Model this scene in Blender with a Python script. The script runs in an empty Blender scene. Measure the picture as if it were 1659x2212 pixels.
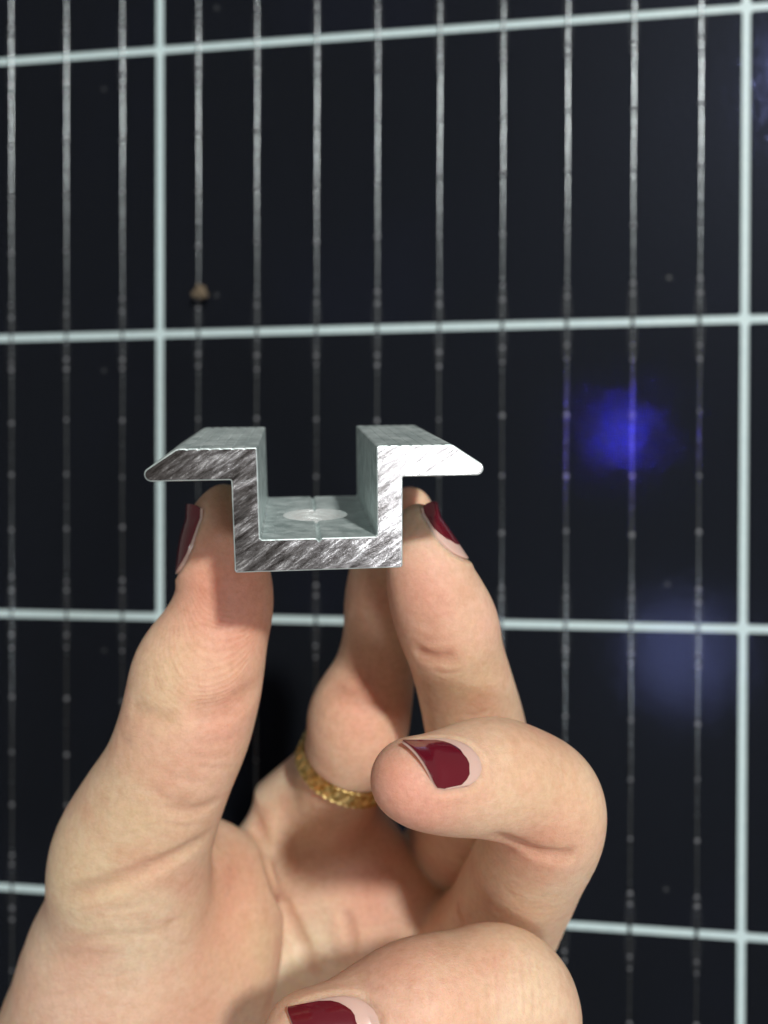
import bpy, bmesh, math, random
import numpy as np
from mathutils import Matrix, Vector

# ---------------------------------------------------------------- units
# all measures are written in millimetres: x right, y up, z away from the camera
S = 0.001
F = 2212*28/36.0            # reading scale used for sizes taken off the photograph
def W(p): return Vector((p[0]*S, p[2]*S, p[1]*S))
def at(x, y, z): return np.array([(x-829.5)*z/F, (1106-y)*z/F, z], float)
rnd = random.Random(7)
sc = bpy.context.scene
col = sc.collection

# ---------------------------------------------------------------- camera
cd = bpy.data.cameras.new('camera'); cam = bpy.data.objects.new('camera', cd); col.objects.link(cam)
cam.rotation_euler = (math.radians(90), 0, 0)
cd.sensor_fit = 'VERTICAL'; cd.sensor_height = 36; cd.sensor_width = 27; cd.lens = 28
cd.clip_start = 0.005; cd.clip_end = 20
cd.dof.use_dof = True; cd.dof.focus_distance = 0.103; cd.dof.aperture_fstop = 15.0
sc.camera = cam

# ---------------------------------------------------------------- world, lamps, exposure
wd = bpy.data.worlds.new('World'); sc.world = wd; wd.use_nodes = True
bg = wd.node_tree.nodes['Background']
bg.inputs[0].default_value = (1.0, 0.92, 0.86, 1); bg.inputs[1].default_value = 0.20
def area(name, pos, look, size, power, color, size_y=None, shape='DISK'):
    l = bpy.data.lights.new(name, 'AREA'); l.shape = shape; l.size = size*S
    if size_y: l.size_y = size_y*S
    l.energy = power; l.color = color
    o = bpy.data.objects.new(name, l); col.objects.link(o)
    o.location = W(pos)
    o.rotation_euler = (W(look)-W(pos)).to_track_quat('-Z', 'Y').to_euler()
    return o
# where a lamp must hang for its reflection to fall at a given spot of the panel
PR = (-0.00767, 0.12611, -0.00333); PT = (-67.288, 138.811, 239.16)
def rot(rx, ry, rz):
    cx, sx = math.cos(rx), math.sin(rx); cy, sy = math.cos(ry), math.sin(ry); cz, sz = math.cos(rz), math.sin(rz)
    return np.array([[cz, -sz, 0], [sz, cz, 0], [0, 0, 1]])@np.array([[cy, 0, sy], [0, 1, 0], [-sy, 0, cy]])@np.array([[1, 0, 0], [0, cx, -sx], [0, sx, cx]])
def seen_in_panel(x, y, dist):
    n = rot(*PR)@np.array([0, 0, 1.]); p0 = np.array(PT)-2.6*n
    d = at(x, y, 1.0); h = d*(n@p0)/(n@d); d = d/np.linalg.norm(d); r = d-2*(d@n)*n
    return h, h+r*dist
h_, p_ = seen_in_panel(1850, 110, 2700)
area('ceiling_lamp', p_, (-10, -20, 120), 190, 68, (1.0, 0.975, 0.94))
print('key slope', (p_-np.array([-8, 0, 100]))/(100-p_[2]))
# a second, weaker lamp low on the right: its light glints off the sawn end of the clamp
CR = (-0.1876, -0.1115, 0.0245); CT = np.array((-8.0761, -7.316, 100.0))
n_ = rot(*CR)@np.array([0, 0, 1.]); d_ = at(962, 1030, 100.); r_ = d_/np.linalg.norm(d_); r_ = r_-2*(r_@n_)*n_
area('side_lamp', d_+r_*430, d_, 84, 0.5, (0.93, 0.96, 1.0))
h_, p_ = seen_in_panel(1345, 935, 320)
bl_ = area('blue_spot_helper', p_, h_, 28, 0.0011, (0.18, 0.14, 1.0)); bl_.data.spread = math.radians(8)  # added light with no known source; makes the blue spot on the glass
sc.view_settings.view_transform = 'Standard'; sc.view_settings.look = 'None'
sc.view_settings.exposure = 0; sc.view_settings.gamma = 1; sc.view_settings.use_curve_mapping = False

# ---------------------------------------------------------------- material helpers
def mat(name):
    m = bpy.data.materials.new(name); m.use_nodes = True
    nt = m.node_tree; b = nt.nodes['Principled BSDF']
    return m, nt, b
def N(nt, t, **k):
    n = nt.nodes.new(t)
    for a, v in k.items():
        if a.startswith('i_'):
            key = a[2:]
            n.inputs[int(key) if key.isdigit() else key.replace('_', ' ')].default_value = v
        else: setattr(n, a, v)
    return n
def ramp(nt, stops):
    r = nt.nodes.new('ShaderNodeValToRGB'); e = r.color_ramp.elements
    while len(e) < len(stops): e.new(0.5)
    for el, (p, c) in zip(e, stops):
        el.position = p; el.color = (c, c, c, 1) if not isinstance(c, tuple) else (*c, 1)
    return r
def mapped(nt, scale, rot=(0, 0, 0)):
    tc = nt.nodes.new('ShaderNodeTexCoord'); mp = nt.nodes.new('ShaderNodeMapping')
    mp.inputs['Scale'].default_value = scale; mp.inputs['Rotation'].default_value = rot
    # rotate first, then stretch
    mp2 = nt.nodes.new('ShaderNodeMapping'); mp2.inputs['Rotation'].default_value = rot
    mp.inputs['Rotation'].default_value = (0, 0, 0)
    nt.links.new(tc.outputs['Object'], mp2.inputs[0]); nt.links.new(mp2.outputs[0], mp.inputs[0])
    return mp.outputs[0]

def new_obj(name, verts, faces, material, parent=None, smooth=True, xf=None, recalc=True):
    me = bpy.data.meshes.new(name)
    me.from_pydata([tuple(v) for v in verts], [], faces)
    if recalc:
        bm = bmesh.new(); bm.from_mesh(me); bmesh.ops.recalc_face_normals(bm, faces=bm.faces); bm.to_mesh(me); bm.free()
    o = bpy.data.objects.new(name, me); col.objects.link(o)
    mats = material if isinstance(material, (list, tuple)) else [material]
    for m in mats: me.materials.append(m)
    if smooth: me.polygons.foreach_set('use_smooth', [True]*len(me.polygons))
    if xf is not None: o.matrix_world = xf
    if parent is not None: o.parent = parent
    return o
def tag(o, label=None, cat=None, group=None, kind=None):
    if label: o['label'] = label
    if cat: o['category'] = cat
    if group: o['group'] = group
    if kind: o['kind'] = kind
    return o

SW = np.array([[1, 0, 0], [0, 0, 1], [0, 1, 0]], float)
def frame(r, t):
    A = SW@rot(*r)@SW; m = Matrix.Identity(4)
    for i in range(3):
        for j in range(3): m[i][j] = A[i, j]
    m.translation = W(t); return m
# local points are given (x, y, z) mm in the fitted frame and stored swapped
def L(p): return (p[0]*S, p[2]*S, p[1]*S)

# ================================================================ SOLAR PANEL
PU, PV, GAP, PB = 168.0, 85.2, 2.3, 18.012
pf = frame(PR, PT)

m_back, nt, b = mat('white_backsheet')
b.inputs['Base Color'].default_value = (0.60, 0.73, 0.745, 1); b.inputs['Roughness'].default_value = 0.5
nz = N(nt, 'ShaderNodeTexNoise', i_Scale=1.0, i_Detail=3.0); nt.links.new(mapped(nt, (900, 900, 900)), nz.inputs['Vector'])
r = ramp(nt, [(0.3, (0.55, 0.68, 0.70)), (0.7, (0.64, 0.76, 0.77))]); nt.links.new(nz.outputs[0], r.inputs[0]); nt.links.new(r.outputs[0], b.inputs['Base Color'])

m_cell, nt, b = mat('silicon_cell')
# fine printed contact fingers, ~0.9 mm apart, over dark blue-black silicon
tc = N(nt, 'ShaderNodeTexCoord'); sp = N(nt, 'ShaderNodeSeparateXYZ'); nt.links.new(tc.outputs['Object'], sp.inputs[0])
mu = N(nt, 'ShaderNodeMath', operation='MULTIPLY'); mu.inputs[1].default_value = 1000/0.95; nt.links.new(sp.outputs['Z'], mu.inputs[0])
fr = N(nt, 'ShaderNodeMath', operation='FRACT'); nt.links.new(mu.outputs[0], fr.inputs[0])
lt = ramp(nt, [(0.0, 1.0), (0.2, 1.0), (0.32, 0.0)]); nt.links.new(fr.outputs[0], lt.inputs[0])
cl = N(nt, 'ShaderNodeTexNoise', i_Detail=2.0, i_Scale=1.0); nt.links.new(mapped(nt, (13, 13, 11)), cl.inputs['Vector'])
cr = ramp(nt, [(0.3, (0.0018, 0.0021, 0.0028)), (0.55, (0.002, 0.0024, 0.004)), (0.75, (0.003, 0.0035, 0.009))])
nt.links.new(cl.outputs[0], cr.inputs[0])
mx = N(nt, 'ShaderNodeMix', data_type='RGBA'); nt.links.new(lt.outputs[0], mx.inputs[0]); nt.links.new(cr.outputs[0], mx.inputs[6]); mx.inputs[7].default_value = (0.026, 0.029, 0.036, 1)
nt.links.new(mx.outputs[2], b.inputs['Base Color'])
b.inputs['Roughness'].default_value = 0.45; b.inputs['Specular IOR Level'].default_value = 0.05; b.inputs['Specular Tint'].default_value = (.6, .68, 1, 1)
tn = N(nt, 'ShaderNodeTexNoise', i_Detail=4.0, i_Scale=1.0); nt.links.new(mapped(nt, (700, 700, 700)), tn.inputs['Vector'])
bp = N(nt, 'ShaderNodeBump', i_Strength=0.25, i_Distance=0.0004); nt.links.new(tn.outputs[0], bp.inputs['Height']); nt.links.new(bp.outputs[0], b.inputs['Normal'])

m_bus, nt, b = mat('tinned_ribbon')
b.inputs['Metallic'].default_value = 1.0; b.inputs['Roughness'].default_value = 0.36
b.inputs['Base Color'].default_value = (0.18, 0.195, 0.205, 1)
tn = N(nt, 'ShaderNodeTexNoise', i_Detail=3.0, i_Scale=1.0); nt.links.new(mapped(nt, (500, 500, 900)), tn.inputs['Vector'])
bp = N(nt, 'ShaderNodeBump', i_Strength=0.3, i_Distance=0.0002); nt.links.new(tn.outputs[0], bp.inputs['Height']); nt.links.new(bp.outputs[0], b.inputs['Normal'])
rr = ramp(nt, [(0.35, 0.17), (0.65, 0.28)]); nt.links.new(tn.outputs[0], rr.inputs[0]); nt.links.new(rr.outputs[0], b.inputs['Roughness'])
m_pad, nt, b = mat('silver_pad')
b.inputs['Metallic'].default_value = 0.6; b.inputs['Roughness'].default_value = 0.5; b.inputs['Base Color'].default_value = (0.26, 0.26, 0.28, 1)
m_prt, nt, b = mat('printed_silver')
b.inputs['Roughness'].default_value = 0.6; b.inputs['Base Color'].default_value = (0.035, 0.037, 0.042, 1)

m_glass, nt, b = mat('cover_glass')
nt.nodes.remove(b); out = nt.nodes['Material Output']
tr = N(nt, 'ShaderNodeBsdfTransparent'); tr.inputs[0].default_value = (0.97, 0.99, 0.985, 1)
gl = N(nt, 'ShaderNodeBsdfGlossy', i_Roughness=0.085); gl.inputs['Color'].default_value = (0.17, 0.20, 0.50, 1); fz = N(nt, 'ShaderNodeFresnel', i_IOR=1.19)
mg = N(nt, 'ShaderNodeMixShader'); nt.links.new(fz.outputs[0], mg.inputs[0]); nt.links.new(tr.outputs[0], mg.inputs[1]); nt.links.new(gl.outputs[0], mg.inputs[2])
gn = N(nt, 'ShaderNodeTexNoise', i_Detail=3.0, i_Scale=1.0); nt.links.new(mapped(nt, (700, 700, 700)), gn.inputs['Vector'])
bp = N(nt, 'ShaderNodeBump', i_Strength=0.16, i_Distance=0.0004); nt.links.new(gn.outputs[0], bp.inputs['Height']); nt.links.new(bp.outputs[0], gl.inputs['Normal'])
nt.links.new(mg.outputs[0], out.inputs['Surface'])
m_clear, nt, b = mat('glass_body')
nt.nodes.remove(b); tr = N(nt, 'ShaderNodeBsdfTransparent'); nt.links.new(tr.outputs[0], nt.nodes['Material Output'].inputs['Surface'])

def box_geo(x0, x1, y0, y1, z0, z1):
    v = [L((x, y, z)) for z in (z0, z1) for y in (y0, y1) for x in (x0, x1)]
    f = [(0, 1, 3, 2), (4, 6, 7, 5), (0, 4, 5, 1), (2, 3, 7, 6), (0, 2, 6, 4), (1, 5, 7, 3)]
    return v, f
panel = bpy.data.objects.new('solar_panel', None); col.objects.link(panel); panel.matrix_world = pf
tag(panel, 'dark solar panel with white grid lines standing behind the hand', 'solar panel')
panel.empty_display_size = 0.02
X0, X1, Y0, Y1 = -PU*1.0, PU*2.0, -PV*4.0, PV*2.0
v, f = box_geo(X0-6, X1+6, Y0-6, Y1+6, 0.35, 1.2)
new_obj('backsheet', v, f, m_back, panel, smooth=False)
v, f = box_geo(X0-6, X1+6, Y0-6, Y1+6, -2.6, -0.75)
gobj = new_obj('cover_glass', v, f, [m_glass, m_clear], panel, smooth=False)
for p in gobj.data.polygons:
    p.material_index = 0 if abs(p.center.y - (-2.6*S)) < 1e-6 else 1

def cell_mesh(w, h, ch=0.5):
    pts = [(-w/2+ch, -h/2), (w/2-ch, -h/2), (w/2, -h/2+ch), (w/2, h/2-ch), (w/2-ch, h/2), (-w/2+ch, h/2), (-w/2, h/2-ch), (-w/2, -h/2+ch)]
    n = len(pts); v = [L((x, y, 0.0)) for x, y in pts]+[L((x, y, 0.25)) for x, y in pts]
    return v, [tuple(range(n)), tuple(range(2*n-1, n-1, -1))]+[(i, (i+1) % n, (i+1) % n+n, i+n) for i in range(n)]
def bus_geo(h, seed):
    """flattened round ribbon with solder pads and forked print near both ends"""
    R_ = random.Random(seed); v = []; f = []; mi = []
    n = 120; w = 0.40; prof = [(-1, 0), (-.75, .55), (-.3, .92), (.3, .92), (.75, .55), (1, 0)]
    base = 0
    ph = R_.uniform(0, 6)
    for i in range(n+1):
        y = -h/2 - 1.1 + (h+2.2)*i/n
        ww = w*(1+0.06*math.sin(i*1.7+ph)); hh = 0.17*(1+0.05*math.sin(i*.9+ph))
        dip = 0.0 if abs(y) < h/2-1 else 0.03
        dx = 0.05*math.sin(i*0.06+ph)
        for a, c in prof: v.append(L((a*ww+dx, y, -0.03-hh*c-0.03+dip)))
    m_ = len(prof)
    for i in range(n):
        for k in range(m_-1):
            a = i*m_+k; f.append((a, a+1, a+m_+1, a+m_)); mi.append(0)
    # solder pads
    for t in (-.43, -.385, -.20, -.0, .20, .385, .43):
        y = t*h+R_.uniform(-.9, .9); rr_ = R_.uniform(.46, .72); s0 = len(v); seg = 14
        for k in range(seg): v.append(L((rr_*math.cos(6.2832*k/seg), y+rr_*1.1*math.sin(6.2832*k/seg), -0.03)))
        for k in range(seg): v.append(L((.7*rr_*math.cos(6.2832*k/seg), y+rr_*.8*math.sin(6.2832*k/seg), -0.29)))
        f.append(tuple(range(s0+seg, s0+2*seg))); mi.append(1)
        for k in range(seg): f.append((s0+k, s0+(k+1) % seg, s0+seg+(k+1) % seg, s0+seg+k)); mi.append(1)
    # forked print at the ends
    for sgn in (-1, 1):
        for sx in (-1, 1):
            s0 = len(v)
            ya, yb = sgn*(h/2-0.5), sgn*(h/2-9.0)
            v += [L((sx*.55, yb, -.012)), L((sx*.95, ya, -.012)), L((sx*1.2, ya, -.012)), L((sx*.75, yb, -.012))]
            f.append((s0, s0+1, s0+2, s0+3)); mi.append(2)
    return v, f, mi
bus_meshes = []
for k in range(9):
    v, f, mi = bus_geo(PV-GAP, k)
    me = bpy.data.meshes.new('busbar'); me.from_pydata(v, [], f)
    for mm in (m_bus, m_pad, m_prt): me.materials.append(mm)
    me.polygons.foreach_set('material_index', mi); me.polygons.foreach_set('use_smooth', [True]*len(f))
    me.update(); bus_meshes.append(me)
cv, cf = cell_mesh(PU-GAP, PV-GAP)
cellme = bpy.data.meshes.new('solar_cell'); cellme.from_pydata(cv, [], cf); cellme.materials.append(m_cell); cellme.update()
def mark_geo(r0):
    n = 16; v = [L((r0*math.cos(6.2832*k/n), r0*math.sin(6.2832*k/n), z)) for z in (0.0, -0.04) for k in range(n)]
    return v, [tuple(range(n)), tuple(range(n, 2*n))]+[(k, (k+1) % n, n+(k+1) % n, n+k) for k in range(n)]
mv, mf = mark_geo(0.62)
markme = bpy.data.meshes.new('print_mark'); markme.from_pydata(mv, [], mf); markme.materials.append(m_prt); markme.update()
for ci in range(-1, 3):
    for ri in range(-2, 4):
        if ci == 2: continue
        c = bpy.data.objects.new('solar_cell', cellme); col.objects.link(c); c.parent = panel
        c.location = L((PU*(ci+.5), -PV*(ri+.5), 0))
        for k in range(9):
            off = (k-4)*PB
            # only ribbons that the picture can see
            x = PU*(ci+.5)+off
            if x < -62 or x > PU+14 or ri < -1: continue
            o = bpy.data.objects.new('busbar', bus_meshes[(k*4+ri*7+ci*2) % 9]); col.objects.link(o); o.parent = c
            o.location = L((off, 0, 0))
            if (k+ri) % 2: o.rotation_euler = (0, math.pi, 0); o.rotation_euler = (0, 0, 0); o.scale = (1, 1, -1)
        if ci == 0:
            for (mxx, myy) in ((-.40, -.38), (.385, -.37)):
                o = bpy.data.objects.new('print_mark', markme); col.objects.link(o); o.parent = c; o.location = L((mxx*(PU-GAP), myy*(PV-GAP), -0.03))
        if ci == -1:
            o = bpy.data.objects.new('print_mark', markme); col.objects.link(o); o.parent = c; o.location = L((.40*(PU-GAP), .385*(PV-GAP), -0.03))
bpy.context.view_layer.update()

# crumb of dirt on the glass
m_dirt, nt, b = mat('dry_clay'); b.inputs['Roughness'].default_value = 0.95
nz = N(nt, 'ShaderNodeTexNoise', i_Scale=1.0, i_Detail=4.0); nt.links.new(mapped(nt, (1500, 1500, 1500)), nz.inputs['Vector'])
r = ramp(nt, [(0.35, (0.07, 0.055, 0.035)), (0.7, (0.22, 0.17, 0.11))]); nt.links.new(nz.outputs[0], r.inputs[0]); nt.links.new(r.outputs[0], b.inputs['Base Color'])
bm = bmesh.new()
for dx, dy, rr_ in ((0, .3, 1.5), (-1.5, -.8, 1.05), (1.6, -.9, .95), (.3, -1.2, 1.1), (-.3, 1.6, .8), (1.1, .8, .8)):
    g = bmesh.ops.create_icosphere(bm, subdivisions=3, radius=rr_*S)
    for vv in g['verts']:
        q = vv.co/S; k = 1+.22*math.sin(q.x*5+dx*9)*math.cos(q.z*6+dy*5)+.12*math.sin(q.y*11+q.x*7)
        vv.co = Vector((q.x*k+dx, q.y*k*.6, q.z*k+dy))*S
me = bpy.data.meshes.new('dirt_crumb'); bm.to_mesh(me); bm.free()
cr_ = bpy.data.objects.new('dirt_crumb', me); col.objects.link(cr_); me.materials.append(m_dirt)
me.polygons.foreach_set('use_smooth', [True]*len(me.polygons))
# place on the glass where the photo has it
Rp = rot(*PR); n_ = Rp@np.array([0, 0, 1.]); p0 = np.array(PT)+n_*(-3.0); d_ = at(432, 630, 1.0)
pc = d_*(n_@p0)/(n_@d_); cr_.location = W(pc); cr_.scale = (.95, .95, .95)
tag(cr_, 'small tan crumb of dirt stuck on the dark panel glass', 'dirt crumb')

# ================================================================ CLAMP
CR = (-0.1876, -0.1115, 0.0245); CT = np.array((-8.0761, -7.316, 100.0))
cw, cH, ct, ctw, cxi, cL, cxt, cxw = 10.506, 15.568, 4.148, 3.936, 7.267, 31.57, 16.58, 20.77
def arc(cx, cy, r_, a0, a1, n=5):
    return [(cx+r_*math.cos(math.radians(a0+(a1-a0)*i/n)), cy+r_*math.sin(math.radians(a0+(a1-a0)*i/n))) for i in range(n+1)]
rt = []   # right half, from bottom centre round to floor centre
rt += arc(cw-.35, .35, .35, -90, 0)
rt += [(cw, cH-ctw-.12), (cw+.12, cH-ctw)]
rt += arc(cxw-.85, cH-ctw+.85, .85, -90, 50, 8)
rt += [(cxt+.35, cH-.12), (cxt-.1, cH)]
for k in range(6):      # faint extrusion ridges on the top face
    x = cxt-.8-k*1.35
    rt += [(x, cH), (x-.12, cH-.07), (x-.30, cH-.07), (x-.42, cH)]
rt += arc(cxi+.3, cH-.3, .3, 90, 180, 4)
rt += [(cxi, ct+.25), (cxi-.25, ct)]
rt += [(4.2, ct), (.38, ct)]
prof = [(0, 0)]+rt+[(0, ct-.38)]+[(-x, y) for x, y in reversed(rt)]
# subdivide along the length slightly irregularly
nL = 2
n = len(prof); v = []; f = []
for zz in (0, cL):
    for x, y in prof: v.append((x, y, zz))
bmc = bmesh.new()
bv = [bmc.verts.new(L(p)) for p in v]
ff = bmc.faces.new(bv[:n]); ff.material_index = 1
fb = bmc.faces.new(bv[n:][::-1]); fb.material_index = 1
for i in range(n):
    q = bmc.faces.new((bv[i], bv[(i+1) % n], bv[(i+1) % n+n], bv[i+n])); q.material_index = 0
bmesh.ops.recalc_face_normals(bmc, faces=bmc.faces)
endedges = list(ff.edges)+list(fb.edges)
bmesh.ops.bevel(bmc, geom=endedges, offset=.14*S, segments=2, affect='EDGES', profile=.5, clamp_overlap=True)
me = bpy.data.meshes.new('mounting_clamp'); bmc.to_mesh(me); bmc.free()

m_alu, nt, b = mat('mill_finish_aluminium')
b.inputs['Metallic'].default_value = 0.5
nz = N(nt, 'ShaderNodeTexNoise', i_Scale=1.0, i_Detail=5.0, i_Roughness=.6); nt.links.new(mapped(nt, (420, 420, 420)), nz.inputs['Vector'])
nz2 = N(nt, 'ShaderNodeTexNoise', i_Scale=1.0, i_Detail=4.0); nt.links.new(mapped(nt, (1600, 40, 1600)), nz2.inputs['Vector'])
r = ramp(nt, [(0.33, (0.44, 0.54, 0.53)), (0.62, (0.70, 0.80, 0.79))]); nt.links.new(nz.outputs[0], r.inputs[0]); nt.links.new(r.outputs[0], b.inputs['Base Color'])
r = ramp(nt, [(0.3, 0.33), (0.7, 0.55)]); nt.links.new(nz.outputs[0], r.inputs[0]); nt.links.new(r.outputs[0], b.inputs['Roughness'])
ad = N(nt, 'ShaderNodeMath', operation='ADD'); nt.links.new(nz.outputs[0], ad.inputs[0]); nt.links.new(nz2.outputs[0], ad.inputs[1])
bp = N(nt, 'ShaderNodeBump', i_Strength=.45, i_Distance=.00012); nt.links.new(ad.outputs[0], bp.inputs['Height']); nt.links.new(bp.outputs[0], b.inputs['Normal'])

m_saw, nt, b = mat('saw_cut_aluminium')
b.inputs['Metallic'].default_value = 1.0
ang = math.radians(33)
def streak(scale, det=4.0, rough=.6, a=ang):
    n_ = N(nt, 'ShaderNodeTexNoise', i_Scale=1.0, i_Detail=det, i_Roughness=rough)
    nt.links.new(mapped(nt, scale, (0, a, 0)), n_.inputs['Vector']); return n_
s1 = streak((260, 260, 3200)); s2 = streak((150, 150, 760), 7, .75); s2.inputs['Distortion'].default_value = .15; s3 = streak((900, 200, 900), 5, .7)
s4 = streak((2600, 200, 160), 2, .5, math.radians(33+75))
c1 = ramp(nt, [(.38, (.11, .10, .095)), (.52, (.34, .325, .32)), (.62, (.95, .94, .93))]); nt.links.new(s2.outputs[0], c1.inputs[0])
c2 = ramp(nt, [(.38, .72), (.6, 1.0)]); nt.links.new(s1.outputs[0], c2.inputs[0])
mm = N(nt, 'ShaderNodeMix', data_type='RGBA', blend_type='MULTIPLY', i_0=1.0); nt.links.new(c1.outputs[0], mm.inputs[6]); nt.links.new(c2.outputs[0], mm.inputs[7])
nt.links.new(mm.outputs[2], b.inputs['Base Color'])
rr = ramp(nt, [(.35, .17), (.65, .27)]); nt.links.new(s2.outputs[0], rr.inputs[0]); nt.links.new(rr.outputs[0], b.inputs['Roughness'])
rn = ramp(nt, [(.66, 0.0), (.72, .8)]); nt.links.new(s3.outputs[0], rn.inputs[0])
mn = N(nt, 'ShaderNodeMix', data_type='RGBA'); nt.links.new(rn.outputs[0], mn.inputs[0]); nt.links.new(mm.outputs[2], mn.inputs[6]); mn.inputs[7].default_value = (.95, .95, .94, 1)
nt.links.new(mn.outputs[2], b.inputs['Base Color'])
h1 = N(nt, 'ShaderNodeMath', operation='MULTIPLY_ADD'); h1.inputs[1].default_value = 1.2; nt.links.new(s2.outputs[0], h1.inputs[0]); nt.links.new(s1.outputs[0], h1.inputs[2])
h2 = N(nt, 'ShaderNodeMath', operation='MULTIPLY_ADD'); h2.inputs[1].default_value = .2; nt.links.new(s3.outputs[0], h2.inputs[0]); nt.links.new(h1.outputs[0], h2.inputs[2])
bp = N(nt, 'ShaderNodeBump', i_Strength=.5, i_Distance=.00010); nt.links.new(h2.outputs[0], bp.inputs['Height']); nt.links.new(bp.outputs[0], b.inputs['Normal'])

m_drill, nt, b = mat('drilled_aluminium')
b.inputs['Metallic'].default_value = .5; b.inputs['Base Color'].default_value = (.82, .88, .88, 1); b.inputs['Roughness'].default_value = .38
nz = N(nt, 'ShaderNodeTexNoise', i_Scale=1.0, i_Detail=4.0); nt.links.new(mapped(nt, (700, 700, 2500)), nz.inputs['Vector'])
bp = N(nt, 'ShaderNodeBump', i_Strength=.7, i_Distance=.0002); nt.links.new(nz.outputs[0], bp.inputs['Height']); nt.links.new(bp.outputs[0], b.inputs['Normal'])
me.materials.append(m_alu); me.materials.append(m_saw)
clamp = bpy.data.objects.new('mounting_clamp', me); col.objects.link(clamp)
# drilled bolt hole
bm = bmesh.new(); bmesh.ops.create_cone(bm, cap_ends=True, segments=64, radius1=4.6*S, radius2=4.6*S, depth=12*S)
cme = bpy.data.meshes.new('cutter'); bm.to_mesh(cme); bm.free(); cme.materials.append(m_drill)
cut = bpy.data.objects.new('cutter', cme); col.objects.link(cut); cut.location = L((0, 2, 15.6))
md = clamp.modifiers.new('hole', 'BOOLEAN'); md.object = cut; md.operation = 'DIFFERENCE'; md.solver = 'EXACT'; md.material_mode = 'TRANSFER'
dg = bpy.context.evaluated_depsgraph_get(); newme = bpy.data.meshes.new_from_object(clamp.evaluated_get(dg))
clamp.modifiers.clear(); clamp.data = newme; newme.name = 'mounting_clamp'; bpy.data.objects.remove(cut)
clamp.matrix_world = frame(CR, CT)
tag(clamp, 'silver aluminium hat-shaped clamp with saw-cut end held between thumb and fingers', 'clamp')

# ================================================================ HAND (one continuous surface grown from a distance field)
def catmull(P, sub=5):
    P = np.array(P, float); Q = np.vstack([2*P[0]-P[1], P, 2*P[-1]-P[-2]]); out = []
    for i in range(1, len(Q)-2):
        a, b_, c, d = Q[i-1], Q[i], Q[i+1], Q[i+2]
        for k in range(sub):
            t = k/sub
            out.append(.5*((2*b_)+(-a+c)*t+(2*a-5*b_+4*c-d)*t*t+(-a+3*b_-3*c+d)*t**3))
    out.append(P[-1]); return np.array(out)
def chain(pts, sub=4, flat=None):
    Q = []
    for x, y, z, r_ in pts:
        p = at(x, y, z); Q.append([*p, r_*z/F])
    Q = catmull(Q, sub)
    return dict(p=Q[:, :3].astype(np.float32), r=Q[:, 3].astype(np.float32), flat=flat)
def ell(x, y, z, rx, ry, rz, a=0):
    """ellipsoid, radii in mm, rolled by a degrees in the x-y plane"""
    return dict(e=1, c=at(x, y, z).astype(np.float32), s=np.array([rx, ry, rz], np.float32), a=math.radians(a))
BIG = 30.0
def d_chain(C, P):
    if 'e' in C:
        q = P-C['c']; ca, sa = math.cos(C['a']), math.sin(C['a'])
        q = np.stack([q[:, 0]*ca+q[:, 1]*sa, -q[:, 0]*sa+q[:, 1]*ca, q[:, 2]], 1)
        k0 = np.sqrt(((q/C['s'])**2).sum(1)); k1 = np.sqrt(((q/(C['s']**2))**2).sum(1))+1e-6
        return k0*(k0-1)/k1
    p, r_ = C['p'], C['r']
    mar = 9.0
    lo = (p-r_[:, None]).min(0)-mar; hi = (p+r_[:, None]).max(0)+mar
    m = np.all((P > lo) & (P < hi), 1)
    out = np.full(len(P), BIG, np.float32); Q = P[m]
    if len(Q) == 0: return out
    best = np.full(len(Q), BIG, np.float32)
    for i in range(len(p)-1):
        ba = p[i+1]-p[i]; L2 = float(ba@ba)+1e-9
        pa = Q-p[i]; t = np.clip((pa@ba)/L2, 0, 1)
        q = pa-t[:, None]*ba
        if C['flat'] is not None:
            nv, fc = C['flat']; qn = q@nv
            l = np.sqrt(np.maximum((q*q).sum(1)+qn*qn*(1/fc**2-1), 1e-9))
        else: l = np.sqrt((q*q).sum(1))
        d = l-(r_[i]+(r_[i+1]-r_[i])*t)
        # light blend between neighbouring pieces
        h = np.maximum(.5-np.abs(best-d), 0)/.5
        best = np.minimum(best, d)-h*h*.5*.25
    out[m] = best; return out
def smin(a, b_, k):
    h = np.maximum(k-np.abs(a-b_), 0)/k
    return np.minimum(a, b_)-h*h*k*.25
fz_ = np.array([0, 0, 1], np.float32)

thumb = chain([(484, 1092, 122, 46), (476, 1135, 121.5, 68), (476, 1190, 121, 84), (484, 1250, 121, 98), (483, 1310, 121, 104), (459, 1380, 121, 116),
               (430, 1450, 121, 137), (416, 1510, 121, 139), (398, 1580, 121.5, 139), (362, 1670, 123, 139), (318, 1760, 126, 153), (284, 1850, 129, 168), (282, 1950, 133, 174), (270, 2080, 138, 196)], flat=(fz_, .9))
thenar = [ell(372, 2115, 146, 18.5, 30, 15, -14), ell(450, 2035, 149, 11.5, 18, 9.5, -12),
          chain([(268, 2080, 140, 192), (250, 2250, 145, 250), (260, 2420, 150, 280)])]
web = chain([(420, 1885, 140, 72), (500, 1886, 150, 60), (565, 1845, 158, 72), (640, 1810, 161, 95)])
meta = [chain([(655, 1810, 170, 105), (600, 1950, 174, 120), (540, 2120, 174, 140), (480, 2400, 172, 170)]),
        chain([(930, 2040, 172, 95), (860, 2190, 172, 110), (780, 2350, 170, 140), (700, 2480, 168, 150)])]
PALM = np.array([(550, 1708), (640, 1630), (735, 1680), (812, 1738), (885, 1838), (980, 1945), (1075, 2020), (1150, 2300), (900, 2600), (400, 2600), (470, 2200), (540, 1900)], float)
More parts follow.
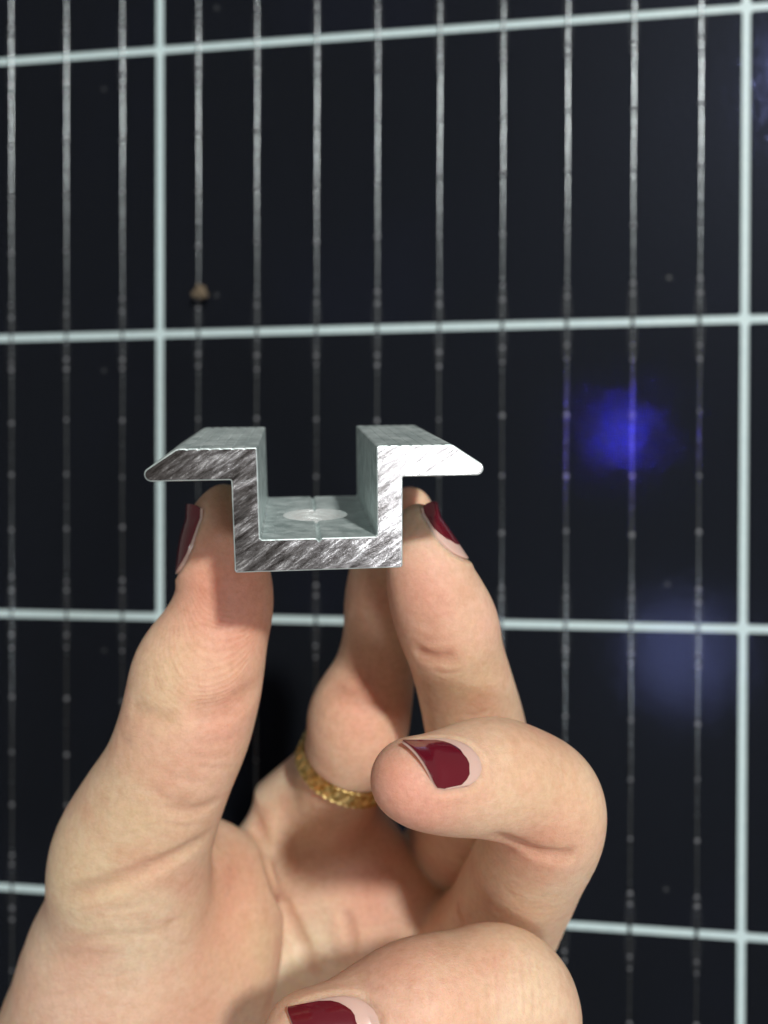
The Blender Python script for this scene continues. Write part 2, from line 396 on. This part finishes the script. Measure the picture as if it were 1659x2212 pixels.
def palm_slab(P):
    """flat of the palm: a rounded slab with its own outline and a gently hollow front"""
    m = (P[:, 2] > 140) & (P[:, 2] < 192) & (P[:, 1] < -25)
    out = np.full(len(P), BIG, np.float32); Q = P[m]
    if len(Q) == 0: return out
    s_ = 160.0/F
    V_ = np.stack([(PALM[:, 0]-829.5)*s_, (1106-PALM[:, 1])*s_], 1)
    q = Q[:, :2]; d2 = np.full(len(q), 1e9); ins = np.zeros(len(q), bool)
    for i in range(len(V_)):
        a, b_ = V_[i], V_[(i+1) % len(V_)]; e = b_-a; w_ = q-a
        t = np.clip((w_@e)/(e@e), 0, 1); dd = w_-t[:, None]*e; d2 = np.minimum(d2, (dd*dd).sum(1))
        c = ((a[1] > q[:, 1]) != (b_[1] > q[:, 1])) & (q[:, 0] < (b_[0]-a[0])*(q[:, 1]-a[1])/(b_[1]-a[1]+1e-9)+a[0])
        ins ^= c
    d2 = np.sqrt(d2); d2[ins] *= -1
    X, Y = q[:, 0], q[:, 1]
    zf = 156.5 + np.minimum(-Y-85, 0)*.05 - np.maximum(-Y-85, 0)*.42 - .0028*(X+12)**2 - 2.2*np.exp(-((X+2)**2+(Y+84)**2)/120) - 1.6*np.exp(-((X+14)**2+(Y+68)**2)/130) - 3.5*np.exp(-((X+12)**2+(Y+55)**2)/60)
    dz = np.maximum(zf-Q[:, 2], Q[:, 2]-(zf+15)); R_ = 6.0
    u, v_ = d2+R_, dz+R_
    out[m] = np.minimum(np.maximum(u, v_), 0)+np.sqrt(np.maximum(u, 0)**2+np.maximum(v_, 0)**2)-R_
    return out
index_ = chain([(885, 1100, 137, 48), (868, 1140, 137.5, 62), (845, 1210, 138.5, 78), (829, 1290, 140, 82), (820, 1380, 142, 78), (806, 1460, 144, 88),
                (778, 1540, 144, 108), (768, 1588, 145, 104), (742, 1662, 151, 92), (712, 1740, 159, 96), (690, 1820, 166, 100)])
middle_ = chain([(903, 1128, 120.5, 40), (912, 1170, 119.5, 58), (921, 1228, 119, 84), (942, 1290, 119.5, 100), (967, 1350, 121, 107), (984, 1410, 124, 101), (1004, 1480, 128, 102),
                 (1024, 1560, 132, 106), (1038, 1650, 136, 108), (1030, 1735, 146, 106), (990, 1810, 162, 100), (940, 1885, 178, 102), (890, 1960, 190, 108)])
ring_ = chain([(886, 1684, 100, 86), (925, 1690, 101.5, 98), (985, 1687, 105, 111), (1060, 1678, 109, 124), (1125, 1695, 112, 122), (1175, 1730, 114, 123), (1178, 1790, 117, 121),
               (1143, 1865, 125, 119), (1112, 1930, 135, 120), (1060, 2020, 149, 122), (960, 2090, 163, 120)])
pinky_ = chain([(655, 2236, 102, 84), (735, 2228, 104, 98), (820, 2205, 107, 120), (900, 2180, 107, 136), (1000, 2160, 110, 134), (1075, 2150, 112, 138), (1110, 2190, 115, 142),
                (1090, 2290, 124, 138), (1050, 2390, 138, 130), (960, 2420, 152, 125)])

def base_sdf(P):
    P = P.astype(np.float32)
    palm = d_chain(meta[0], P)
    for c in meta[1:]: palm = smin(palm, d_chain(c, P), 4.0)
    palm = smin(palm, palm_slab(P), 3.0)
    th = d_chain(thumb, P)
    tn = d_chain(thenar[0], P)
    tn = smin(tn, d_chain(thenar[1], P), 6.0); tn = smin(tn, d_chain(thenar[2], P), 6.0)
    th = smin(th, tn, 6.0)
    palm = smin(palm, d_chain(web, P), 4.0)
    palm = smin(palm, th, 3.0)
    out = palm
    for c, k in ((index_, 2.0), (middle_, .8), (ring_, 1.2), (pinky_, 1.0)):
        out = np.minimum(out, smin(d_chain(c, P), palm, k))
    return out
_ax = np.array([.38, .86, -.34]); _ax /= np.linalg.norm(_ax)
_fr = np.array([0, 0, -1.])+_ax*_ax[2]; _fr /= np.linalg.norm(_fr)
RING = (at(748, 1648, 151.0), _ax, _fr, np.cross(_ax, _fr), 9.0)
def ring_carve(P, d):
    q = P-RING[0]; s_ = q@RING[1]; rr_ = np.linalg.norm(q-s_[:, None]*RING[1], axis=1)
    w = np.hypot(np.maximum(np.abs(s_)-1.5, 0), np.maximum(np.abs(rr_-(RING[4]+1.2))-.9, 0))-.6
    m = np.abs(w) < 5
    o = d.copy(); o[m] = -smin(-d[m], w[m].astype(np.float32), .8)
    return o
def ray_hit(x, y, fn, z0=86.):
    d = at(x, y, 1.0); d = d/np.linalg.norm(d); t = z0
    for _ in range(160):
        s = float(fn(np.array([d*t]))[0])
        if s < .02: return d*t
        t += max(min(s, 6.)*.8, .02)
        if t > 220: return None
    return d*t
def march_in(p, d, fn):
    t = 0.
    for _ in range(120):
        s = float(fn(np.array([p+d*t]))[0])
        if s < .01: break
        t += max(min(s, 4.)*.8, .01)
    return p+d*t
creases = []
def crease(pts, depth, width, taper=True):
    Q = catmull([(x, y) for x, y in pts], 4)
    H = [ray_hit(x, y, base_sdf) for x, y in Q]
    H = [h for h in H if h is not None]
    H2 = [H[0]]
    for h in H[1:]:
        if abs(h[2]-H2[-1][2]) < 6: H2.append(h)
    H = np.array(H2, np.float32); n_ = len(H)
    w = np.ones(n_, np.float32)
    if taper:
        u = np.linspace(0, 1, n_); w = np.clip(np.minimum(u, 1-u)*5, .05, 1).astype(np.float32)
    creases.append((H, w, depth, width, .07))
# thumb joint, base and palm folds
crease([(280, 1520), (305, 1535), (345, 1550), (390, 1556)], .38, 1.3)
crease([(400, 1525), (440, 1534), (490, 1527), (530, 1500), (566, 1474)], .75, 1.7, True)
crease([(415, 1560), (470, 1552), (530, 1540)], .15, .7)
for x0, y0, x1, y1 in ((400, 1598, 520, 1590), (385, 1625, 500, 1632), (420, 1650, 505, 1652), (360, 1668, 450, 1690), (430, 1352, 520, 1345), (330, 1440, 345, 1500), (372, 1420, 380, 1490),
                       (300, 1995, 420, 1975), (210, 1965, 330, 1945), (180, 2110, 300, 2095), (90, 2150, 190, 2130), (335, 1770, 430, 1782), (905, 1375, 960, 1380), (940, 1450, 1000, 1446), (1000, 1545, 1060, 1530)):
    crease([(x0, y0), ((x0+x1)/2, (y0+y1)/2+8), (x1, y1)], .14, .5)
crease([(255, 1600), (285, 1607)], .25, .6)
crease([(330, 1735), (390, 1752), (440, 1745), (478, 1722)], .45, 1.0)
crease([(310, 1700), (370, 1728), (420, 1738)], .22, .7)
crease([(95, 1935), (170, 1925), (260, 1898), (350, 1862), (420, 1825), (470, 1795)], .8, 1.2)
crease([(70, 1975), (160, 1950), (250, 1932), (330, 1900)], .25, .8)
crease([(120, 2040), (220, 2022), (320, 2015), (400, 1985)], .2, .8)
crease([(30, 2080), (140, 2062), (260, 2062)], .15, .8)
crease([(548, 1750), (562, 1800), (575, 1860), (600, 1930), (628, 1985), (660, 2050), (690, 2110), (715, 2150)], 1.6, 1.15)
crease([(745, 1960), (757, 2010), (762, 2050), (780, 2110), (795, 2140)], .8, 1.1)
crease([(700, 1960), (720, 2040), (740, 2100)], .15, 1.5)
crease([(985, 1950), (1000, 1985), (1030, 2010)], .5, .9)
# finger joints
crease([(893, 1395), (920, 1418), (955, 1424), (985, 1412)], .6, 1.1)
crease([(1060, 1800), (1115, 1822), (1165, 1843), (1215, 1850), (1245, 1838)], 1.1, 1.0)
crease([(905, 1340), (935, 1352)], .15, .8)
crease([(700, 1488), (745, 1500), (800, 1525), (850, 1530)], .7, 1.4)
for k in range(7):
    x = 1050+k*19
    crease([(x-4, 2045+abs(k-3)*3), (x+2, 2100), (x+8, 2160), (x+6, 2215)], .13+.05*(k % 2), .38)
for x, y in ((890, 2100), (910, 2120), (935, 2110)):
    crease([(x, y), (x-8, y+25), (x+2, y+52)], .13, .4)
for x, y in ((1180, 1620), (1192, 1630), (1206, 1640)):
    crease([(x, y), (x+12, y+30), (x+14, y+62)], .12, .45)

# ---- nails: shells that follow the fingertip, measured round the finger's own axis
nails = []
def nail(c0, c1, dorsal, half, len0, len1, lun, name_label, pol_label=None, over=0.6, bow=.24, lift=.32, skew=0):
    """c0 -> c1 is the finger axis towards the tip (mm); dorsal = outward direction; half = half angle in degrees"""
    ax = c1-c0; ax /= np.linalg.norm(ax)
    dd = np.array(dorsal, float); dd -= ax*(dd@ax); dd /= np.linalg.norm(dd)
    la = np.cross(ax, dd)
    nails.append(dict(c0=c0, ax=ax, dd=dd, la=la, half=math.radians(half), a=len0, b=len1, lun=lun, over=over, bow=bow, lift=lift, skew=skew, label=name_label))
nail(at(985, 1687, 105), at(886, 1684, 99), (0.0, .66, -.75), 41, 2.9, 11.3, 2.0, 'nail', skew=1.4)
nail(at(820, 2205, 107), at(655, 2236, 101), (0.06, .60, -.80), 47, 4.6, 14.4, 2.4, 'nail', skew=1.0)
nail(at(921, 1228, 119), at(903, 1128, 120.5), (.93, 0, -.36), 52, .2, 9.4, 2.2, 'nail')
nail(at(480, 1230, 121), at(480, 1115, 121.7), (-.95, 0, -.16), 50, -.6, 9.8, .5, 'nail')
def nail_pts(N_, nu, nv, v_from, v_to, lift, shrink=1.0, round0=True):
    """grid of points; v 0 = cuticle end, 1 = free edge"""
    rows = []
    for j in range(nv+1):
        row = []
        for i in range(nu+1):
            u = (-1+2*i/nu)*shrink; t = j/nv
            a_ = N_['a']+(v_from if v_from else 0)
            b__ = N_['b']+(v_to if v_to else 0)
            cu = (1-math.sqrt(max(0, 1-.985*u*u)))
            e0 = a_+(b__-a_-1.0)*cu**1.15
            e1 = b__-1.0*cu
            s = e0+(e1-e0)*t-N_['skew']*u
            th_ = u*N_['half']
            rd = N_['dd']*math.cos(th_)+N_['la']*math.sin(th_)
            p = N_['c0']+N_['ax']*min(s, N_['b']-2.2)
            h = march_in(p+rd*14, -rd, base_sdf)
            rr0 = np.linalg.norm(h-p)
            if s > N_['b']-2.2: h = h+N_['ax']*(s-(N_['b']-2.2))-rd*.05*(s-(N_['b']-2.2))
            row.append(h+rd*(lift*(1-.55*abs(u/ max(shrink, .01))**3)))
        rows.append(row)
    return np.array(rows)
for N_ in nails:
    N_['plate'] = nail_pts(N_, 14, 14, 0, 0, N_['lift']*.55)
    N_['polish'] = nail_pts(N_, 14, 14, N_['lun'], .12, N_['lift']*.55+.12, 1.0)
    G = N_['plate']
    # nail fold groove follows the plate outline (sides and cuticle)
    edge = np.vstack([G[::-1, 0][:], G[0, 1:-1], G[:, -1]])
    creases.append((edge.astype(np.float32), np.ones(len(edge), np.float32), .45, .5, .3))

def sdf(P):
    d = base_sdf(P); P = P.astype(np.float32)
    d = ring_carve(P, d)
    for H, w, dep, wid, lip in creases:
        lo = H.min(0)-3*wid; hi = H.max(0)+3*wid
        m = np.all((P > lo) & (P < hi), 1) & (np.abs(d) < 4)
        if not m.any(): continue
        Q = P[m]; bd = np.full(len(Q), 99., np.float32); bw = np.zeros(len(Q), np.float32)
        for i in range(len(H)-1):
            ba = H[i+1]-H[i]; L2 = float(ba@ba)+1e-9
            pa = Q-H[i]; t = np.clip((pa@ba)/L2, 0, 1); q = pa-t[:, None]*ba; l = np.sqrt((q*q).sum(1))
            mm_ = l < bd; bd[mm_] = l[mm_]; bw[mm_] = (w[i]+(w[i+1]-w[i])*t)[mm_]
        g = np.exp(-(bd/wid)**2)*bw*dep - np.exp(-((bd-2.1*wid)/(1.1*wid))**2)*bw*dep*lip
        d[m] += g
    return d

h = 0.5
lo = np.array([-80., -108., 84.]); hi = np.array([36., 8., 192.])
cs = 4   # coarse block = 4 voxels
nc = np.ceil((hi-lo)/(h*cs)).astype(int)
gx, gy, gz = [lo[i]+h*cs*(np.arange(nc[i])+.5) for i in range(3)]
CP = np.stack(np.meshgrid(gx, gy, gz, indexing='ij'), -1).reshape(-1, 3)
cd_ = base_sdf(CP).reshape(nc)
act = np.abs(cd_) < h*cs*.87+2.2
nf = nc*cs
V = np.repeat(np.repeat(np.repeat(cd_, cs, 0), cs, 1), cs, 2).astype(np.float32)
idx = np.argwhere(act)
off = np.stack(np.meshgrid(*[np.arange(cs)]*3, indexing='ij'), -1).reshape(-1, 3)
vi = (idx[:, None, :]*cs+off[None]).reshape(-1, 3)
for s0 in range(0, len(vi), 400000):
    ii = vi[s0:s0+400000]
    V[ii[:, 0], ii[:, 1], ii[:, 2]] = sdf(lo+h*ii)
# naive surface nets
neg = V < 0
cnt = np.zeros(tuple(nf-1), np.uint8)
for a in (0, 1):
    for b_ in (0, 1):
        for c in (0, 1):
            cnt += neg[a:nf[0]-1+a, b_:nf[1]-1+b_, c:nf[2]-1+c]
mixed = (cnt > 0) & (cnt < 8)
cells = np.argwhere(mixed); vid = np.full(tuple(nf-1), -1, np.int32); vid[mixed] = np.arange(len(cells))
corners = {k: V[cells[:, 0]+k[0], cells[:, 1]+k[1], cells[:, 2]+k[2]] for k in [(a, b_, c) for a in (0, 1) for b_ in (0, 1) for c in (0, 1)]}
acc = np.zeros((len(cells), 3)); num = np.zeros(len(cells))
for k0 in corners:
    for ax_ in range(3):
        if k0[ax_] == 1: continue
        k1 = tuple(1 if i == ax_ else k0[i] for i in range(3))
        v0, v1 = corners[k0], corners[k1]; m = (v0 < 0) != (v1 < 0)
        t = np.where(m, v0/np.where(m, v0-v1, 1), 0)
        pt = np.array(k0, float)[None]+np.eye(3)[ax_][None]*t[:, None]
        acc[m] += pt[m]; num[m] += 1
VP = lo+h*(cells+acc/num[:, None])
faces = []
for ax_ in range(3):
    u_, w_ = (ax_+1) % 3, (ax_+2) % 3
    n0 = [slice(0, -1) if i == ax_ else slice(None) for i in range(3)]; n1 = [slice(1, None) if i == ax_ else slice(None) for i in range(3)]
    ch = np.argwhere(neg[tuple(n0)] != neg[tuple(n1)])
    ch = ch[(ch[:, u_] > 0) & (ch[:, w_] > 0) & (ch[:, u_] < nf[u_]-1) & (ch[:, w_] < nf[w_]-1)]
    eu = np.eye(3, dtype=int)[u_]; ew = np.eye(3, dtype=int)[w_]
    q = [ch-eu-ew, ch-ew, ch, ch-eu]
    ids = np.stack([vid[a[:, 0], a[:, 1], a[:, 2]] for a in q], 1)
    inside = neg[ch[:, 0], ch[:, 1], ch[:, 2]]
    ids[inside] = ids[inside]; ids[~inside] = ids[~inside][:, ::-1]
    faces.append(ids[(ids >= 0).all(1)])
faces = np.vstack(faces)[:, ::-1]     # axis swap below mirrors the winding
def gradn(P, e=.12):
    s0_ = sdf(P); g = np.stack([sdf(P+np.eye(3)[i]*e)-s0_ for i in range(3)], 1)
    return g/(np.linalg.norm(g, axis=1, keepdims=True)+1e-9)
G_ = gradn(VP)
for _ in range(2): VP = VP-G_*np.clip(sdf(VP), -.3, .3)[:, None]*.9

# skin tone areas: (x, y, radius mm, tone r g b, weight)
tones = []
def tone(x, y, rad, c, w):
    p_ = ray_hit(x, y, base_sdf)
    if p_ is not None: tones.append((p_, rad, np.array(c), w))
RED = (.72, .27, .19); YEL = (.70, .54, .33); PALE = (.76, .64, .46); PINK = (.76, .42, .34)
tone(510, 1310, 9, RED, .6); tone(470, 1230, 8, RED, .45); tone(860, 1680, 6, RED, .3); tone(640, 2200, 6, RED, .3); tone(480, 1560, 6, PINK, .5); tone(360, 1480, 6, YEL, .5)
tone(900, 1250, 7, PINK, .5); tone(935, 1415, 4.5, RED, .5); tone(1060, 1350, 5, PINK, .5); tone(1030, 1480, 7, YEL, .55)
tone(780, 1500, 7, RED, .5); tone(860, 1740, 7, PINK, .6); tone(950, 1745, 6, RED, .3); tone(1200, 1680, 8, YEL, .5)
tone(1130, 1830, 7, RED, .45); tone(1180, 1900, 7, PALE, .3); tone(300, 1780, 10, YEL, .55); tone(180, 2080, 18, PALE, .7); tone(330, 2120, 12, PALE, .4); tone(640, 1750, 9, PALE, .5); tone(150, 1900, 10, YEL, .5); tone(420, 1700, 8, PINK, .3)
tone(480, 1960, 12, (.76, .40, .26), .6); tone(560, 2060, 7, YEL, .5); tone(650, 2090, 7, PALE, .9); tone(690, 1990, 7, PALE, .7); tone(880, 1930, 7, PALE, .5); tone(560, 1790, 6, PALE, .4)
tone(760, 1820, 12, RED, .35); tone(850, 1960, 9, PINK, .4); tone(740, 2080, 6, PALE, .5); tone(1150, 2110, 8, PALE, .4); tone(830, 2150, 8, PINK, .4)  # red at mid palm puts its cast shadow into the skin colour
tone(600, 1700, 7, PALE, .4); tone(150, 2200, 12, PINK, .4)
colr = np.tile(np.array([.76, .53, .37]), (len(VP), 1))
for p_, rad, c, w in tones:
    k = (np.exp(-((VP-p_)**2).sum(1)/rad**2)*w)[:, None]; colr = colr*(1-k)+c*k
# crease lines: redder skin, plus crease shade darkened into the colour
cre = np.clip(sdf(VP+0)-base_sdf(VP), 0, 1.2)[:, None]
colr = colr*(1-cre*.5)+np.array([.50, .22, .13])*cre*.5
pad_c = ray_hit(500, 1330, base_sdf)
pad = np.exp(-((VP-ray_hit(480, 1420, base_sdf))**2).sum(1)/8.5**2)

m_skin, nt, b = mat('skin')
vc = N(nt, 'ShaderNodeVertexColor', layer_name='tone')
nz = N(nt, 'ShaderNodeTexNoise', i_Scale=1.0, i_Detail=5.0, i_Roughness=.6); nt.links.new(mapped(nt, (170, 170, 170)), nz.inputs['Vector'])
rp = ramp(nt, [(.3, (.90, .82, .78)), (.5, (1, 1, 1)), (.72, (1.0, 1.0, .95))]); nt.links.new(nz.outputs[0], rp.inputs[0])
mm = N(nt, 'ShaderNodeMix', data_type='RGBA', blend_type='MULTIPLY', i_0=.8); nt.links.new(vc.outputs[0], mm.inputs[6]); nt.links.new(rp.outputs[0], mm.inputs[7])
nb = N(nt, 'ShaderNodeTexNoise', i_Scale=1.0, i_Detail=3.0); nt.links.new(mapped(nt, (75, 75, 75)), nb.inputs['Vector'])
rb = ramp(nt, [(.45, 0.0), (.68, .42)]); nt.links.new(nb.outputs[0], rb.inputs[0])
m2 = N(nt, 'ShaderNodeMix', data_type='RGBA'); nt.links.new(rb.outputs[0], m2.inputs[0]); nt.links.new(mm.outputs[2], m2.inputs[6]); m2.inputs[7].default_value = (.70, .33, .23, 1)
ns = N(nt, 'ShaderNodeTexNoise', i_Scale=1.0, i_Detail=4.0, i_Roughness=.7); nt.links.new(mapped(nt, (900, 900, 900)), ns.inputs['Vector'])
rs = ramp(nt, [(.3, (.86, .80, .76)), (.6, (1, 1, 1))]); nt.links.new(ns.outputs[0], rs.inputs[0])
m3 = N(nt, 'ShaderNodeMix', data_type='RGBA', blend_type='MULTIPLY', i_0=.75); nt.links.new(m2.outputs[2], m3.inputs[6]); nt.links.new(rs.outputs[0], m3.inputs[7])
nt.links.new(m3.outputs[2], b.inputs['Base Color'])
b.subsurface_method = 'RANDOM_WALK'
b.inputs['Subsurface Weight'].default_value = .7; b.inputs['Subsurface Radius'].default_value = (1.0, .32, .16); b.inputs['Subsurface Scale'].default_value = .004
b.inputs['Roughness'].default_value = .5; b.inputs['Specular IOR Level'].default_value = .38
f1 = N(nt, 'ShaderNodeTexVoronoi', i_Scale=1.0, feature='DISTANCE_TO_EDGE'); nt.links.new(mapped(nt, (2300, 2300, 1300), (0, .4, 0)), f1.inputs['Vector'])
f1r = ramp(nt, [(0, 0.0), (.12, 1.0)]); nt.links.new(f1.outputs['Distance'], f1r.inputs[0])
f2 = N(nt, 'ShaderNodeTexNoise', i_Scale=1.0, i_Detail=5.0, i_Roughness=.65); nt.links.new(mapped(nt, (450, 450, 800)), f2.inputs['Vector'])
b1 = N(nt, 'ShaderNodeBump', i_Strength=.22, i_Distance=.00012); nt.links.new(f1r.outputs[0], b1.inputs['Height'])
b2 = N(nt, 'ShaderNodeBump', i_Strength=.38, i_Distance=.0004); nt.links.new(f2.outputs[0], b2.inputs['Height']); nt.links.new(b1.outputs[0], b2.inputs['Normal'])
# ridges of the thumb print: rings round the pad's core, in object space
tc = N(nt, 'ShaderNodeTexCoord'); mp = N(nt, 'ShaderNodeMapping')
pc_ = W(pad_c+np.array([0, 1.5, 0])); mp.inputs['Location'].default_value = (-pc_.x, -pc_.y, -pc_.z)
wv = N(nt, 'ShaderNodeTexWave', wave_type='RINGS', rings_direction='SPHERICAL', i_Scale=1.0, i_Distortion=5.0, i_Detail=1.0)
wv.inputs['Detail Scale'].default_value = .25
mp2 = N(nt, 'ShaderNodeMapping'); mp2.inputs['Scale'].default_value = (760, 760, 760)
nt.links.new(tc.outputs['Object'], mp.inputs[0]); nt.links.new(mp.outputs[0], mp2.inputs[0]); nt.links.new(mp2.outputs[0], wv.inputs['Vector'])
at_ = N(nt, 'ShaderNodeAttribute', attribute_name='pad')
ml = N(nt, 'ShaderNodeMath', operation='MULTIPLY'); nt.links.new(wv.outputs['Fac'], ml.inputs[0]); nt.links.new(at_.outputs['Fac'], ml.inputs[1])
b3 = N(nt, 'ShaderNodeBump', i_Strength=.34, i_Distance=.00013); nt.links.new(ml.outputs[0], b3.inputs['Height']); nt.links.new(b2.outputs[0], b3.inputs['Normal'])
nt.links.new(b3.outputs[0], b.inputs['Normal'])

me = bpy.data.meshes.new('hand')
VW = np.stack([VP[:, 0], VP[:, 2], VP[:, 1]], 1)*S
org = np.array(W(at(250, 2150, 145)))
me.vertices.add(len(VW)); me.vertices.foreach_set('co', (VW-org).astype(np.float32).ravel())
me.loops.add(len(faces)*4); me.loops.foreach_set('vertex_index', faces.astype(np.int32).ravel())
me.polygons.add(len(faces)); me.polygons.foreach_set('loop_start', np.arange(0, len(faces)*4, 4, dtype=np.int32))
me.update(calc_edges=True); me.validate()
me.polygons.foreach_set('use_smooth', np.ones(len(me.polygons), bool))
ca = me.color_attributes.new('tone', 'FLOAT_COLOR', 'POINT')
ca.data.foreach_set('color', np.hstack([colr, np.ones((len(colr), 1))]).astype(np.float32).ravel())
pa_ = me.attributes.new('pad', 'FLOAT', 'POINT'); pa_.data.foreach_set('value', pad.astype(np.float32))
me.materials.append(m_skin)
hand = bpy.data.objects.new('hand', me); col.objects.link(hand); hand.location = org
tag(hand, 'left hand with dark red nails, palm forward, pinching the silver clamp', 'hand')
bpy.context.view_layer.update()

m_nail, nt, b = mat('bare_nail')
b.inputs['Base Color'].default_value = (.66, .45, .38, 1); b.inputs['Roughness'].default_value = .28
b.inputs['Subsurface Weight'].default_value = .3; b.inputs['Subsurface Radius'].default_value = (1, .4, .25); b.inputs['Subsurface Scale'].default_value = .0008
m_pol, nt, b = mat('dark_red_polish')
b.inputs['Base Color'].default_value = (.12, .004, .012, 1); b.inputs['Roughness'].default_value = .22; b.inputs['Coat Weight'].default_value = .8; b.inputs['Coat Roughness'].default_value = .08
nz = N(nt, 'ShaderNodeTexNoise', i_Scale=1.0, i_Detail=3.0); nt.links.new(mapped(nt, (500, 500, 500)), nz.inputs['Vector'])
bp = N(nt, 'ShaderNodeBump', i_Strength=.25, i_Distance=.0002); nt.links.new(nz.outputs[0], bp.inputs['Height']); nt.links.new(bp.outputs[0], b.inputs['Normal'])
def shell(name, G, thick, inward, material, parent):
    nj, ni = G.shape[:2]; top = G.reshape(-1, 3); nrm = inward
    bot = top-nrm*thick
    v = [W(p) for p in top]+[W(p) for p in bot]; n_ = nj*ni; f = []
    for j in range(nj-1):
        for i in range(ni-1):
            a = j*ni+i; f.append((a, a+1, a+ni+1, a+ni)); f.append((n_+a, n_+a+ni, n_+a+ni+1, n_+a+1))
    rim = [i for i in range(ni)]+[j*ni+ni-1 for j in range(1, nj)]+[(nj-1)*ni+i for i in range(ni-2, -1, -1)]+[j*ni for j in range(nj-2, 0, -1)]
    for a, c in zip(rim, rim[1:]+rim[:1]): f.append((a, c, n_+c, n_+a))
    o_ = W(top.mean(0)); v = [x-o_ for x in v]
    o = new_obj(name, v, f, material)
    o.location = o_
    md = o.modifiers.new('b', 'BEVEL'); md.width = .05*S; md.segments = 2; md.limit_method = 'ANGLE'
    bpy.context.view_layer.update()
    o.parent = parent; o.matrix_parent_inverse = parent.matrix_world.inverted()
    return o
for N_ in nails:
    rd = (N_['dd'])
    pl = shell('nail', N_['plate'], .45, rd, m_nail, hand)
    pk = N_['polish'].copy()
    # slightly chipped, uneven edge towards the cuticle
    R_ = random.Random(3)
    for i in range(pk.shape[1]): pk[0, i] += N_['ax']*R_.uniform(-.12, .14)
    bpy.context.view_layer.update()
    shell('nail_polish', pk, .14, rd, m_pol, pl)

# ================================================================ FINGER RING
m_gold, nt, b = mat('engraved_gold')
b.inputs['Metallic'].default_value = 1.0; b.inputs['Base Color'].default_value = (.82, .62, .25, 1); b.inputs['Roughness'].default_value = .4
nz = N(nt, 'ShaderNodeTexNoise', i_Scale=1.0, i_Detail=4.0); nt.links.new(mapped(nt, (900, 900, 900)), nz.inputs['Vector'])
rp = ramp(nt, [(.35, (.50, .34, .10)), (.6, (.88, .68, .30))]); nt.links.new(nz.outputs[0], rp.inputs[0]); nt.links.new(rp.outputs[0], b.inputs['Base Color'])
rc, ax, fr_, la, R0 = RING
nr = 320; prof = [(-1.75, 0), (-1.8, .5), (-1.55, .75), (-1.25, .58), (-.7, .62), (0, .64), (.7, .62), (1.25, .58), (1.55, .75), (1.8, .5), (1.75, 0)]
v = []; f = []; np_ = len(prof)
for i in range(nr):
    a = 2*math.pi*i/nr; rd = fr_*math.cos(a)+la*math.sin(a)
    for k, (s, t) in enumerate(prof):
        bead = .07*math.sin(a*40) if k in (2, 8) else 0
        eng = (-.24 if (math.sin(a*30+(s*1.2)) > .3) else .05) if k in (4, 5, 6) else 0
        v.append(W(rc+ax*(s+.0)+rd*(R0+t+bead+eng))-W(rc))
for i in range(nr):
    for k in range(np_):
        a = i*np_+k; c = i*np_+(k+1) % np_; d = ((i+1) % nr)*np_+(k+1) % np_; e = ((i+1) % nr)*np_+k
        f.append((a, c, d, e))
ro = new_obj('finger_ring', v, f, m_gold, smooth=False); ro.location = W(rc)
tag(ro, 'engraved gold ring worn at the base of the bent index finger', 'ring')
print('hand verts', len(VP))
